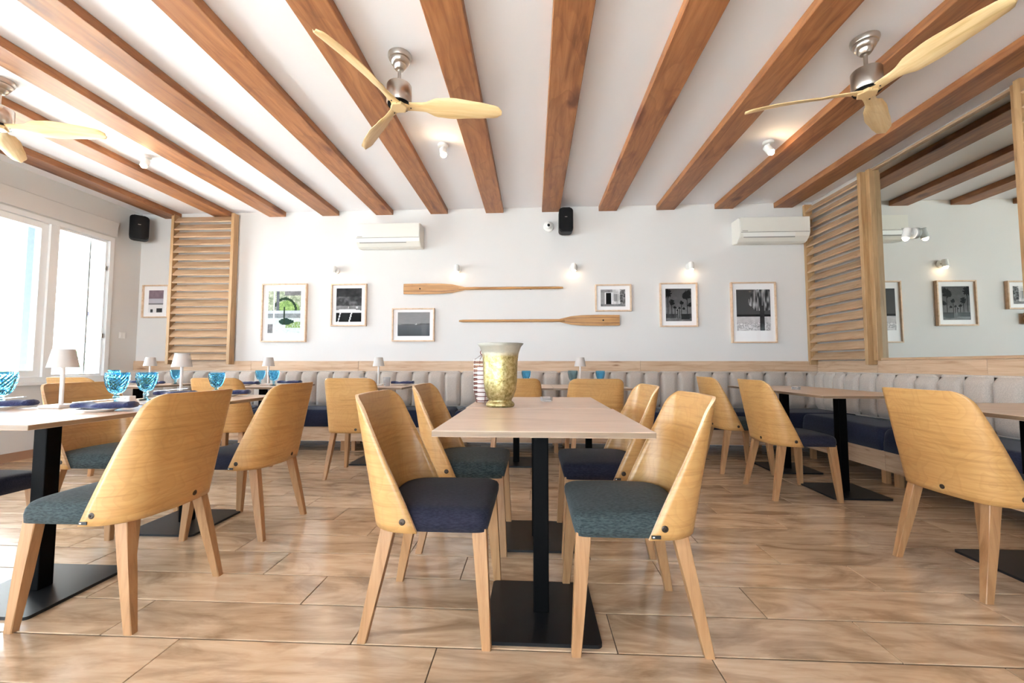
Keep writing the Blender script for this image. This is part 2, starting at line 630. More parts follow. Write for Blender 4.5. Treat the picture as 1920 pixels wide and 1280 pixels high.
win = obj('window_1', (lambda bm: (frame_rect(bm, WY0, WY1, WZ0, WZ1, .05, XL - .12, XL + .012), bm)[1])(bmesh.new()), M_PVC, kind='structure')
obj('mullion', B(XL - .11, XL + .006, 4.165, 4.245, WZ0 + .05, WZ1 - .05), M_PVC, win)
obj('mullion', B(XL - .11, XL + .006, 2.66, 2.74, WZ0 + .05, WZ1 - .05), M_PVC, win)
for y0, y1 in ((1.352, 2.658), (2.742, 4.163)):
    bm = bmesh.new()
    frame_rect(bm, y0, y1, .832, 2.468, .065, XL - .09, XL - .02)
    obj('sash', bm, M_PVC, win)
    obj('pane', B(XL - .06, XL - .05, y0 + .063, y1 - .063, .895, 2.405), M_PANE, win)
bm = bmesh.new()
frame_rect(bm, 4.247, 4.788, .832, 2.468, .022, XL - .09, XL - .02)
s3 = obj('sash', bm, M_PVC, win)
bm = bmesh.new()
box(bm, XL - .10, XL - .085, 4.64, 4.66, .85, 2.45)
obj('glazing_bar', bm, M_PVC, win)
obj('pane', B(XL - .06, XL - .05, 4.268, 4.767, .853, 2.447), M_PANE, win)
for z in (1.28, 2.10):
    obj('hinge', B(XL - .022, XL + .002, 4.752, 4.772, z, z + .055, bev=.004), M_NICKEL, win)
obj('sill', B(XL - .02, XL + .035, WY0 - .03, WY1 + .03, .745, .78, bev=.005), M_PVC, win)
fill_win = obj('fill_window', (lambda bm: (frame_rect(bm, -2.9, .9, .06, WZ1, .06, XL - .12, XL + .01), bm)[1])(bmesh.new()), M_PVC, kind='structure')  # unseen window, added to let in light from the left rear
obj('mullion', B(XL - .11, XL, -1.04, -.96, .12, WZ1 - .06), M_PVC, fill_win)
obj('pane', B(XL - .06, XL - .05, -2.84, -1.04, .12, 2.46), M_PANE, fill_win)
obj('pane', B(XL - .06, XL - .05, -.96, .84, .12, 2.46), M_PANE, fill_win)
bm = bmesh.new()
for x in (-4.9, -3.245, -1.59, -.39, .81):
    box(bm, x, x + .09, YF - .15, YF - .06, 0, 2.35)
box(bm, -4.9, .9, YF - .15, YF - .06, 2.27, 2.35)
box(bm, -4.9, .9, YF - .15, YF - .06, 0, .08)
fill_door = obj('fill_door_1', bm, M_PVC, kind='structure')  # unseen glazed doors, added as a source of fill light
for x, w in ((-4.81, 1.565), (-3.155, 1.565), (-1.5, 1.11), (-.3, 1.11)):
    obj('pane', B(x, x + w, YF - .11, YF - .10, .08, 2.27), M_PANE, fill_door)

# roller shutter box above the left window
o = obj('roller_shutter_box', B(XL + .001, XL + .031, 1.2, 4.86, 2.535, 2.72, bev=.004), M_WALLL)
tag(o, 'cream roller shutter box running above the left window', 'shutter box')

# ------------------------------------------------------------------ outside
t = obj('terrace_ground', B(-16, XL - .22, -6, 16, -.1, -.02), M_TERR, kind='structure')
obj('ground_front', B(-16, 10, -12, YF - .2, -.1, -.02), M_TERR, kind='structure')
post = thing('terrace_post', 'blue painted post standing outside behind the left window pane', 'post', (-6.5, 5.08, -.02))
obj('shaft', B(-.06, .06, -.06, .06, .02, 3.1), M_POST, post)
obj('foot_plate', B(-.11, .11, -.11, .11, 0, .02), M_POST, post)
hs = thing('neighbour_house', 'white rendered house with four small dark openings seen through the window', 'house', (-12.3, 10.5, -.02))
obj('wall', B(-1, 1, -7, 5, 0, 6.5), M_HOUSE, hs)
for k in range(4):
    obj('window', B(.98, 1.03, -.5 + .28 * k, -.34 + .28 * k, 2.22, 2.33), M_DARK, hs)
obj('roof', prism(bmesh.new(), [(-1.3, 6.5), (1.3, 6.5), (0, 7.3)], 'y', -7.2, 5.2), M_HOUSE, hs)
def plant(x, y, h, label, n, seed, spread):
    rr = random.Random(seed)
    p = thing('potted_plant', label, 'plant', (x, y, -.02))
    obj('pot', lathe(bmesh.new(), [(.10, 0), (.14, .28), (.15, .30), (.13, .30), (.12, .26)], 16, cap0=True, cap1=True), M_POT, p)
    bm = bmesh.new()
    tube(bm, [(0, 0, .25), (.02, .0, h * .5), (0, .02, h * .8)], .012, 6)
    obj('stem', bm, M_GREEN, p)
    bm = bmesh.new()
    for i in range(n):
        a = rr.uniform(0, 2 * PI); z = rr.uniform(.45, .8) * h
        d = Vector((math.cos(a), math.sin(a), rr.uniform(.1, 1.2))).normalized()
        s = d.cross(Vector((0, 0, 1))).normalized()
        L = rr.uniform(.6, 1) * spread
        base = Vector((0, 0, z))
        v = [bm.verts.new(base + q) for q in (d * 0, d * L * .4 + s * .035, d * L - Vector((0, 0, .1 * L)), d * L * .4 - s * .035)]
        bm.faces.new(v)
    obj('foliage', bm, M_GREEN, p, kind='stuff')
plant(-9.0, 7.86, 1.85, 'small leafy plant in a dark pot out on the terrace', 26, 3, .3)
hd = obj('hedge', lathe(bmesh.new(), [(.25, 0), (.5, .25), (.55, .7), (.45, 1.1), (.2, 1.3), (.01, 1.32)], 14), M_GREEN, loc=(-10.2, 6.9, -.02))
hd.scale = (.7, 1.5, 1)
tag(hd, 'green clipped bush on the terrace left of the blue post', 'bush')

# ------------------------------------------------------------------ oak rail over the benches
tr = obj('trim_1', B(XL, XR, YB - .012, YB, .86, 1.008), M_OAK, kind='structure')
xs = [XL, -3.6, -2.2, -.4, 1.3, XR - .03]
for i in range(5):
    obj('board', B(xs[i] + .001, xs[i + 1] - .001, YB - .03, YB - .012, .862, 1.008, bev=.0015), M_OAK, tr)
tr2 = obj('trim_2', B(XR - .012, XR, YF, YB, .86, 1.008), M_OAK, kind='structure')
ys = [-.8, .6, 1.9, 3.3, 4.3, YB - .03]
for i in range(5):
    obj('board', B(XR - .03, XR - .012, ys[i] + .001, ys[i + 1] - .001, .862, 1.008, bev=.0015), M_OAK, tr2)

# ------------------------------------------------------------------ banquette benches
def channel_mesh(w, h, d):
    """one vertical upholstered channel, in local x (width) z (height), bulging towards -y"""
    bm = bmesh.new()
    n, mz = 8, 10
    g = {}
    for i in range(n + 1):
        u = -1 + 2 * i / n
        for j in range(mz + 1):
            v = -1 + 2 * j / mz
            q = max(0, 1 - abs(u) ** 5) ** .5
            tz = max(0, 1 - abs(v) ** 14) ** .5
            g[i, j] = bm.verts.new((u * w / 2 * .985, -d * q * tz, (v + 1) / 2 * h))
    for i in range(n):
        for j in range(mz):
            bm.faces.new((g[i, j], g[i + 1, j], g[i + 1, j + 1], g[i, j + 1]))
    me = bpy.data.meshes.new('channel')
    bmesh.ops.recalc_face_normals(bm, faces=bm.faces)
    bm.to_mesh(me); bm.free()
    me.shade_smooth()
    me.materials.append(M_BEIGE)
    return me

def bench(W, n, loc, rz, label, group, depth=.6, seat=True):
    """module with the wall behind at local y=0, sitter faces -y, x from -W/2 to W/2"""
    t = thing('banquette_bench', label, 'bench', loc, rz, group)
    # backrest: padded slab with rounded top corners, channels stand proud of it
    bm = bmesh.new()
    r = .045
    poly = [(-W / 2 + .003, .46), (W / 2 - .003, .46)]
    for k in range(7):
        a = k / 6 * PI / 2
        poly.append((W / 2 - .003 - r + r * math.cos(a), .885 - r + r * math.sin(a)))
    for k in range(7):
        a = PI / 2 + k / 6 * PI / 2
        poly.append((-W / 2 + .003 + r + r * math.cos(a), .885 - r + r * math.sin(a)))
    prism(bm, poly, 'y', -.135, -.032)
    bk = obj('backrest', bm, M_BEIGE, t)
    cw = W / n
    me = channel_mesh(cw, .405, .045)
    for k in range(n):
        c = link('channel', me, None, bk)
        c.location = (-W / 2 + cw * (k + .5), -.135, .468)
        if k in (0, n - 1):
            c.scale = (.96, 1, .985)
    if seat:
        def sh(q):
            return q
        bm = pillow(bmesh.new(), -W / 2 + .003, W / 2 - .003, -depth, -.14, .272, .455, .012, 28, 18, 40, None, 60)
        obj('seat_cushion', bm, M_BNAVY, t, smooth=True)
        bm = bmesh.new()
        box(bm, -W / 2 + .002, W / 2 - .002, -depth + .02, -depth + .045, .112, .27)
        box(bm, -W / 2 + .002, W / 2 - .002, -depth + .045, -.05, .24, .268)
        obj('plinth_board', bm, M_OAK, t)
        for x in (-W / 2 + .06, W / 2 - .06):
            for y in (-depth + .05, -.12):
                obj('leg', B(x - .022, x + .022, y, y + .04, 0, .24 if y > -.3 else .2), M_LEG, t)
    return t

WB = 1.195
xb = [-4.472 + WB * i for i in range(7)]
names = ['behind the goblet and lamp table nearest the window', 'below the leafy picture on the back wall', 'below the car picture on the back wall',
         'behind the gold vase on the back wall', 'below the small cottage picture on the back wall', 'below the air conditioner beside the corner']
bench(xb[0] - XL, 4, ((XL + xb[0]) / 2, YB, 0), 0, 'short beige and navy bench module in the left window corner', None)
for i in range(6):
    bench(WB, 6, ((xb[i] + xb[i + 1]) / 2, YB, 0), 0, 'beige channelled banquette with navy cushion ' + names[i], 'banquette modules along the walls')
bench(XR - xb[6], 3, ((XR + xb[6]) / 2 , YB, 0), 0, 'narrow beige bench module filling the right corner of the back wall', None)
yr = [4.58, 3.565, 2.55, 1.535, .52]
rn = ['closest to the corner under the slatted screen', 'under the far half of the mirror', 'under the near half of the mirror', 'nearest the camera on the right wall']
for i in range(4):
    w = yr[i] - yr[i + 1]
    bench(w, 5, (XR, (yr[i] + yr[i + 1]) / 2, 0), -PI / 2, 'pale beige banquette with navy cushion ' + rn[i], 'banquette modules along the walls')

w = 5.03 - 4.58
bench(w, 3, (XR, 4.805, 0), -PI / 2, 'pale beige corner backrest on the right wall behind the farthest table', None, seat=False)

# ------------------------------------------------------------------ louvred screens
def louvre(loc, rz, W, n, label, z0=.965, z1=2.905, d=.09):
    """screen against wall at local y=0 facing -y"""
    t = thing('slatted_screen', label, 'screen', loc, rz)
    for s in (-1, 1):
        x = s * (W / 2 - .02)
        obj('stile', B(x - .02, x + .02, -d - .03, -.031 if z0 < 1.0 else 0, z0, z1, bev=.002), M_STILE, t)
    pitch_ = (z1 - z0 - .06) / n
    bm = bmesh.new()
    L = W / 2 - .041
    c, s = math.cos(math.radians(49)), math.sin(math.radians(49))
    hw, ht = .053, .0085
    poly = []
    for u, v in ((-hw, -ht), (hw, -ht), (hw, ht), (-hw, ht)):
        poly.append((u * c - v * s, u * s + v * c))
    prism(bm, poly, 'x', -L, L)
    me = bpy.data.meshes.new('slat')
    bmesh.ops.recalc_face_normals(bm, faces=bm.faces)
    bm.to_mesh(me); bm.free()
    me.materials.append(M_SLAT)
    for k in range(n):
        o = link('slat', me, None, t)
        o.location = (0, -.078, z0 + .07 + pitch_ * (k + .25))
    return t
louvre((-4.25, YB, 0), 0, .845, 19, 'tall oak slatted screen on the back wall left of the leafy picture')
louvre((XR, 4.74, 0), -PI / 2, .90, 18, 'tall oak slatted screen on the right wall beside the mirror')

# ------------------------------------------------------------------ mirror
mr = thing('wall_mirror', 'large oak framed mirror on the right wall reflecting pictures and beams', 'mirror', (XR, 3.62, 0), -PI / 2)
obj('mirror_glass', B(-.66, .66, -.022, -.012, 1.03, 2.90), M_MIRROR, mr)
obj('frame_stile', B(-.665, -.615, -.07, 0, 1.008, 2.915, bev=.002), M_STILE, mr)
obj('frame_stile', B(.615, .665, -.07, 0, 1.008, 2.915, bev=.002), M_STILE, mr)
obj('frame_rail', B(-.615, .615, -.045, 0, 1.008, 1.03, bev=.002), M_SLAT, mr)
obj('frame_rail', B(-.615, .615, -.045, 0, 2.893, 2.915, bev=.002), M_SLAT, mr)
louvre((XR, 2.49, 0), -PI / 2, .90, 18, 'tall oak slatted screen on the right wall at the near end of the mirror')

# ------------------------------------------------------------------ dining chair
def shell_mesh(inner=False):
    bm = bmesh.new()
    uvl = bm.loops.layers.uv.new('UVMap')
    z0, z1 = .379, .850
    th = .011
    NV, NU = 26, 28
    def smax(t, z):
        if t < .1:
            s = .362 - .012 * t / .1
        else:
            s = .35 - (.35 - .225) * ((t - .1) / .9) ** 1.08
        q = (z - (z1 - .06)) / .06
        if q > 0:
            s -= .06 * (1 - math.sqrt(max(0, 1 - q * q)))
        return s
    def P(s, z, off):
        t = (z - z0) / (z1 - z0)
        xr = -.222 - .074 * t
        r, b = .13 - .045 * t, .105 + .045 * t
        s_, sg = abs(s), (1 if s >= 0 else -1)
        rr = r - off
        bulge = .0
        if s_ < b:
            return (xr + off + .0 + .012 * (s_ / b) ** 2, sg * s_, z)
        a = (s_ - b) / r
        if a <= PI / 2:
            return (xr + .012 + r - rr * math.cos(a), sg * (b + rr * math.sin(a)), z)
        return (xr + .012 + r + (s_ - b - r * PI / 2), sg * (b + rr), z)
    grids = []
    for off in (0, th):
        g = []
        for j in range(NV + 1):
            t = j / NV
            t = 1 - (1 - t) ** 1.5
            row = []
            z = z0 + (z1 - z0) * t
            sm = smax(t, z)
            for i in range(NU + 1):
                s = sm * (-1 + 2 * i / NU)
                lift = .006 * (1 - (s / .36) ** 2) * (1 - t) if t < 1 else 0
                p = P(s, z + lift, off)
                # slight top-edge crown
                row.append((bm.verts.new(p), s, z))
            g.append(row)
        grids.append(g)
    def f(vs_, uvs, mi):
        fc = bm.faces.new(vs_)
        fc.material_index = mi
        fc.smooth = mi == 0
        for l, uv in zip(fc.loops, uvs):
            l[uvl].uv = uv
    for gi, g in enumerate(grids):
        for j in range(NV):
            for i in range(NU):
                q = [g[j][i], g[j][i + 1], g[j + 1][i + 1], g[j + 1][i]]
                if gi:
                    q.reverse()
                f([x[0] for x in q], [(x[1], x[2]) for x in q], 0)
    o, n_ = grids
    def strip(a, b):
        for k in range(len(a) - 1):
            q = [a[k], b[k], b[k + 1], a[k + 1]]
            f([x[0] for x in q], [(x[1], x[2]) for x in q], 1)
    strip(o[0], n_[0]); strip(n_[NV], o[NV])
    strip([o[j][0] for j in range(NV + 1)], [n_[j][0] for j in range(NV + 1)][::1])
    strip([n_[j][NU] for j in range(NV + 1)], [o[j][NU] for j in range(NV + 1)])
    me = bpy.data.meshes.new('back_shell')
    bmesh.ops.recalc_face_normals(bm, faces=bm.faces)
    bm.to_mesh(me); bm.free()
    me.materials.append(M_VENEER); me.materials.append(M_EDGE)
    return me, P

SHELL, SP = shell_mesh()

def leg_bm(xt, yt, xb_, yb_, zt, wt=.026, wb=.016):
    bm = bmesh.new()
    def ring(x, y, z, w, wy):
        return [bm.verts.new((x + a * w, y + b * wy, z)) for a, b in ((-1, -1), (1, -1), (1, 1), (-1, 1))]
    R_ = [ring(xb_, yb_, 0.0, wb, wb * .9), ring(xb_ + (xt - xb_) * .5, yb_ + (yt - yb_) * .5, zt * .5, (wt + wb) / 2 * .98, (wt + wb) / 2 * .85), ring(xt, yt, zt, wt, wt * .75)]
    bm.faces.new(list(reversed(R_[0]))); bm.faces.new(R_[2])
    for a, b in zip(R_, R_[1:]):
        for i in range(4):
            bm.faces.new((a[i], a[(i + 1) % 4], b[(i + 1) % 4], b[i]))
    bmesh.ops.bevel(bm, geom=[e for e in bm.edges if abs(e.verts[0].co.z - e.verts[1].co.z) > .05], offset=.003, segments=1, affect='EDGES')
    return bm

def seat_shear(q):
    x, y, z = q
    t = (z - .385) / .085
    fr = max(0, (x - .0) / .22)
    x += .028 * fr * t
    if x < -.075:
        y *= (.098 + math.sqrt(max(0, .118 ** 2 - (x + .085) ** 2))) / .216
    y *= 1 - .03 * max(0, (.05 - x) / .25)
    return (x, y, z)

def make_chair(seat_mat, label, loc, rz, group):
    t = thing('dining_chair', label, 'chair', loc, rz, group)
    obj('seat', pillow(bmesh.new(), -.200, .214, -.226, .226, .383, .456, .018, 24, 24, 18, seat_shear), seat_mat, t, smooth=True)
    link('back_shell', SHELL, None, t)
    obj('leg', leg_bm(.185, .195, .215, .222, .392), M_LEG, t)
    obj('leg', leg_bm(.185, -.195, .215, -.222, .392), M_LEG, t)
    obj('leg', leg_bm(-.140, .170, -.222, .208, .405, .026), M_LEG, t)
    obj('leg', leg_bm(-.140, -.170, -.222, -.208, .405, .026), M_LEG, t)
    for s in (-.318, -.05, .318):
        p = Vector(SP(s, .418, 0)); pi_ = Vector(SP(s, .418, .011))
        nrm = (p - pi_).normalized()
        bm = bmesh.new()
        lathe(bm, [(.0115, 0), (.0115, .0025), (.008, .004), (.003, .0042), (.0028, .002)], 14, cap0=True, cap1=True)
        o = obj('screw', bm, M_SCREW, t)
        o.location = p - nrm * .0015
        o.rotation_euler = nrm.to_track_quat('Z', 'Y').to_euler()
    p = Vector(SP(.345, .392, 0))
    bm = B(p.x - .018, p.x + .013, p.y, p.y + .003, .386, .397)
    tg = obj('maker_tag', bm, M_TAG, t)
    bm = bmesh.new()
    box(bm, p.x + .002, p.x + .009, p.y + .003, p.y + .0035, .3895, .3935)
    obj('tag_mark', bm, M_TAGW, tg)
    return t

GC = 'dining chairs around the tables'
cn = make_chair(M_NAVY, 'oak shell chair with navy seat at the left front of the central table', (-.375, 1.69, 0), 0, GC)
ct = make_chair(M_TEAL, 'oak shell chair with grey teal seat at the right front of the central table', (.355, 1.675, 0), PI, GC)
dup(ct, (-.365, 2.38, 0), 0, 'oak shell chair with grey green seat behind the navy chair at the central tables', GC)
dup(cn, (.37, 2.38, 0), PI, 'oak shell chair with navy seat behind the grey teal chair at the central tables', GC)
dup(ct, (-1.665, 1.69, 0), PI, 'largest oak chair back in the left foreground with grey teal seat', GC)
dup(cn, (-1.705, 2.475, 0), PI, 'oak chair with navy seat behind the big left foreground chair', GC)
dup(cn, (-2.56, 1.71, 0), 0, 'navy seated chair cut by the left edge of the photo', GC)
dup(ct, (-2.545, 2.46, 0), 0, 'teal seated chair facing right on the window side of the left tables', GC)
dup(cn, (-4.03, 3.70, 0), PI / 2, 'oak chair seen from behind at the far left table under the window', GC)
dup(ct, (-2.69, 3.66, 0), PI / 2 + .05, 'oak chair seen from behind between the left tables and the back row', GC)
dup(cn, (-1.54, 3.695, 0), PI / 2, 'oak chair seen from behind at the table with two clear tumblers', GC)
dup(cn, (-.16, 3.72, 0), PI / 2, 'oak chair back showing just right of the gold vase', GC)
dup(cn, (.51, 3.68, 0), PI / 2, 'oak chair seen from behind below the teal goblets at the back', GC)
dup(ct, (1.885, 4.055, 0), 0, 'farthest oak chair facing the right wall bench', GC)
dup(cn, (1.935, 3.325, 0), 0, 'oak chair with navy seat at the middle right table', GC)
dup(cn, (2.055, 2.055, 0), 0, 'large oak chair back at the right edge of the photo', GC)

# ------------------------------------------------------------------ tables
def make_table(loc, label, group, rz=0):
    t = thing('dining_table', label, 'table', loc, rz, group)
    bm = B(-.354, .354, -.354, .354, .7305, .75, bev=.0015)
    o = obj('tabletop', bm, [M_TOP, M_TOPEDGE], t)
    for p in o.data.polygons:
        if abs(p.normal.z) < .5:
            p.material_index = 1
    obj('column', B(-.03, .03, -.03, .03, .012, .7205, bev=.004, seg=2), M_BLACK, t)
    bm = bmesh.new()
    box(bm, -.15, .15, -.15, .15, .7205, .730)
    obj('mounting_plate', bm, M_BLACK, t)
    bm = bmesh.new()
    r, h = .018, .205
    poly = []
    for cx, cy_, a0 in ((h - r, h - r, 0), (-h + r, h - r, 90), (-h + r, -h + r, 180), (h - r, -h + r, 270)):
        for k in range(5):
            a = math.radians(a0 + k * 22.5)
            poly.append((cx + r * math.cos(a), cy_ + r * math.sin(a)))
    prism(bm, poly, 'z', 0.0, .012)
    obj('base_plate', bm, M_PLATE, t)
    return t

GT = 'square pedestal dining tables'
T0 = make_table((.028, 1.69, 0), 'empty square oak top table on a black pedestal in the centre foreground', GT)
for x, y, l in ((.02, 2.408, 'square table carrying the gold vase behind the central front table'),
                (-2.11, 1.735, 'square table with goblets in the left foreground'),
                (-2.11, 2.50, 'square table joined behind the left foreground table'),
                (-4.12, 4.18, 'far left table in the back row by the window'),
                (-2.77, 4.18, 'back row table with two blue goblets and a lamp'),
                (-1.57, 4.18, 'back row table with two clear tumblers and a lamp'),
                (-.17, 4.18, 'back row table half hidden behind the gold vase'),
                (.54, 4.18, 'back row table under the cottage picture with teal goblets'),
                (2.35, 4.075, 'farthest table along the right wall bench'),
                (2.35, 3.36, 'middle table along the right wall bench with the far black pedestal'),
                (2.37, 2.13, 'nearest table along the right wall bench cut by the photo edge')):
    dup(T0, (x, y, 0), 0, l, GT)

# ------------------------------------------------------------------ ceiling fans
def blade_mesh():
    bm = bmesh.new()
    uvl = bm.loops.layers.uv.new('UVMap')
    NL, NW = 26, 8
    th = .009
    top, bot = {}, {}
    for i in range(NL + 1):
        t = i / NL
        L = .028 + t * .632
        # half width
        pts = [(0, .036), (.10, .030), (.2, .030), (.34, .058), (.5, .066), (.75, .056), (.93, .045), (.975, .036), (1.0, .012)]
        for (a, wa), (b, wb) in zip(pts, pts[1:]):
            if t <= b + 1e-9:
                u = (t - a) / (b - a)
                u = u * u * (3 - 2 * u)
                w = wa + (wb - wa) * u
                break
        tw = -math.radians(6 + 26 * min(1, t / .35) - 14 * max(0, (t - .35) / .65))
        for j in range(NW + 1):
            v = -1 + 2 * j / NW
            e = math.sqrt(max(0.02, 1 - v * v))
            y = v * w + .010 * math.sin(t * PI)
            zc = -.012 * (1 - v * v) * min(1, t * 3) + .02 * math.sin(t * PI * .9)
            yy = y * math.cos(tw) ; zz = y * math.sin(tw) + zc
            tt = th * (.5 + .5 * e) * (1.25 - .6 * t)
            top[i, j] = (bm.verts.new((L, yy, zz + tt / 2)), L, y)
            bot[i, j] = (bm.verts.new((L, yy, zz - tt / 2)), L, y)
    def f(q):
        fc = bm.faces.new([a[0] for a in q])
        for l, a in zip(fc.loops, q):
            l[uvl].uv = (a[1], a[2])
    for i in range(NL):
        for j in range(NW):
            f([top[i, j], top[i + 1, j], top[i + 1, j + 1], top[i, j + 1]])
            f([bot[i, j], bot[i, j + 1], bot[i + 1, j + 1], bot[i + 1, j]])
        f([top[i, 0], bot[i, 0], bot[i + 1, 0], top[i + 1, 0]])
        f([top[i, NW], top[i + 1, NW], bot[i + 1, NW], bot[i, NW]])
    for j in range(NW):
        f([top[0, j], top[0, j + 1], bot[0, j + 1], bot[0, j]])
        f([top[NL, j], bot[NL, j], bot[NL, j + 1], top[NL, j + 1]])
    me = bpy.data.meshes.new('blade')
    bmesh.ops.recalc_face_normals(bm, faces=bm.faces)
    bm.to_mesh(me); bm.free()
    me.shade_smooth()
    me.set_sharp_from_angle(angle=math.radians(50))
    me.materials.append(M_BLADE)
    return me
BLADE = blade_mesh()

def make_fan(x, y, ang, label):
    t = thing('ceiling_fan', label, 'fan', (x, y, ZC), 0, 'three bladed ceiling fans')
    obj('canopy', lathe(bmesh.new(), [(.074, 0), (.075, -.012), (.068, -.030), (.060, -.034), (.060, -.044), (.049, -.062), (.042, -.066),
                                      (.040, -.078), (.028, -.094), (.013, -.098)], 32, cap0=True, cap1=True), M_NICKEL, t, smooth=math.radians(35))
    obj('rod', lathe(bmesh.new(), [(.011, -.09), (.011, -.20)], 16, cap0=True, cap1=True), M_NICKEL, t, smooth=math.radians(50))
    mo = obj('motor', lathe(bmesh.new(), [(.02, -.185), (.02, -.195), (.074, -.2), (.078, -.206), (.078, -.318), (.074, -.324)], 40, cap0=True, cap1=True), M_NICKEL, t, smooth=math.radians(35))
    obj('motor_collar', lathe(bmesh.new(), [(.072, -.322), (.070, -.334)], 32, cap0=True, cap1=True), M_BLACKP, t)
    hub = obj('hub', lathe(bmesh.new(), [(.055, -.333), (.056, -.349), (.050, -.352)], 6, cap0=True, cap1=True), M_BLADE, t)
    for k in range(3):
        a = math.radians(ang + 120 * k)
        b = link('blade', BLADE, None, t)
        b.location = (0, 0, -.335)
        b.rotation_euler = (0, 0, a)
        for d, off in ((.042, -.016), (.042, .016), (.075, 0)):
            s = obj('screw', lathe(bmesh.new(), [(.0045, -.0035), (.0045, .0)], 10, cap0=True, cap1=True), M_SCREW, b)
            s.location = (d, off, -.0075)
    return t
make_fan(-.856, 2.55, 10, 'three bladed wooden ceiling fan hanging left of centre')
make_fan(2.03, 2.56, 44, 'three bladed wooden ceiling fan hanging at the upper right')
make_fan(-3.73, 2.64, 13, 'ceiling fan cut off by the left edge of the photo')

# ------------------------------------------------------------------ spots
def light(name, kind, loc, energy, col, parent, **kw):
    l = bpy.data.lights.new(name, kind)
    l.energy = energy
    l.color = col
    for k, v in kw.items():
        setattr(l, k, v)
    o = bpy.data.objects.new(name, l)
    COL.objects.link(o)
    o.parent = parent
    o.location = loc
    return o

def spot_fixture(loc, rot, label, group, tilt, power, down):
    """round base on local z=0 plane, head hanging out along +z; tilt turns the head"""
    t = thing('spot_lamp', label, 'lamp', loc, 0, group)
    t.rotation_euler = rot
    obj('base', lathe(bmesh.new(), [(.045, 0), (.047, .004), (.047, .018), (.043, .022)], 28, cap0=True, cap1=True), M_WHITE, t, smooth=math.radians(35))
    obj('arm', lathe(bmesh.new(), [(.012, .02), (.012, .060)], 12, cap0=True, cap1=True), M_WHITE, t, smooth=math.radians(50))
    h = obj('head', lathe(bmesh.new(), [(.024, .045), (.030, .038), (.031, -.03), (.029, -.045), (.024, -.045), (.024, -.02)], 24, cap0=True, cap1=True), M_WHITE, t, smooth=math.radians(35))
    h.location = (0, 0, .072)
    h.rotation_euler = tilt
    bm = bmesh.new()
    bmesh.ops.create_uvsphere(bm, u_segments=16, v_segments=10, radius=.021)
    b = obj('bulb', bm, M_BULB if down else M_BULBC, h, smooth=True)
    b.location = (0, 0, -.050)
    l = light('spot_light', 'SPOT', (0, 0, -.075), power, (1.0, .76, .52), h, spot_size=math.radians(100), spot_blend=.8, shadow_soft_size=.02)
    return t

GW = 'white wall spot lamps'
for x, l in ((-2.53, 'left end wall spot above the car picture'), (-.955, 'wall spot above the upper oar blade'),
             (.50, 'wall spot near the upper oar tip'), (1.92, 'wall spot above the palm avenue picture')):
    spot_fixture((x, YB, 2.165), (PI / 2, 0, 0), 'white ' + l, GW, (-PI / 2 , 0, 0) if False else (-PI / 2 - .12, 0, 0), .28, True)
spot_fixture((XR - .022, 3.83, 2.13), (PI / 2, 0, -PI / 2), 'white spot lamp mounted on the mirror in front of its own reflection', GW, (-PI / 2 - .25, 0, 0), .5, True)
GCs = 'white ceiling spot lamps'
for x, y, l in ((-.81, 3.64, 'lit ceiling spot right of the central fan'), (2.10, 3.74, 'lit ceiling spot below the right fan blades'),
                (-3.69, 3.70, 'lit ceiling spot near the left window')):
    spot_fixture((x, y, ZC), (PI, 0, 0), l, GCs, (PI - .55, .25, 0), 9, False)

# ------------------------------------------------------------------ air conditioners
def make_ac(x, label):
    W = .80
    t = thing('air_conditioner', label, 'air conditioner', (x, YB, 2.415), 0, 'white wall air conditioners')
    bm = bmesh.new()
    # side profile in (y, z)
    prof = [(0, .015), (0, .295), (-.19, .295), (-.215, .275), (-.22, .105), (-.205, .06), (-.155, .012), (-.12, 0)]
    prism(bm, prof, 'x', -W / 2, W / 2)
    es = [e for e in bm.edges if abs(e.verts[0].co.x - e.verts[1].co.x) < .01]
    bmesh.ops.bevel(bm, geom=es, offset=.006, segments=2, affect='EDGES')
    obj('body', bm, M_ACW, t)
    obj('front_panel', B(-W / 2 + .004, W / 2 - .004, -.2245, -.216, .112, .285, bev=.003), M_ACW, t)
    bm = bmesh.new()
    p0, p1 = Vector((-.221, .100)), Vector((-.207, .058))
    prism(bm, [(-.2235, .100), (-.2105, .056), (-.205, .058), (-.218, .102)], 'x', -W / 2 + .035, W / 2 - .17)
    obj('air_flap', bm, M_WHITE, t)
    bm = bmesh.new()
    prism(bm, [(-.2115, .055), (-.205, .045), (-.20, .047), (-.206, .058)], 'x', -W / 2 + .045, W / 2 - .17)
    box(bm, -W / 2 + .01, W / 2 - .01, -.2208, -.212, .104, .111)
    obj('air_slot', bm, M_LOUV, t)
    obj('badge', B(-W / 2 + .022, -W / 2 + .085, -.2252, -.224, .118, .126), M_LOUV, t)
    return t
make_ac(-1.79, 'white air conditioner on the back wall above the upper oar')
make_ac(2.84, 'white air conditioner on the back wall above the lone palm picture')

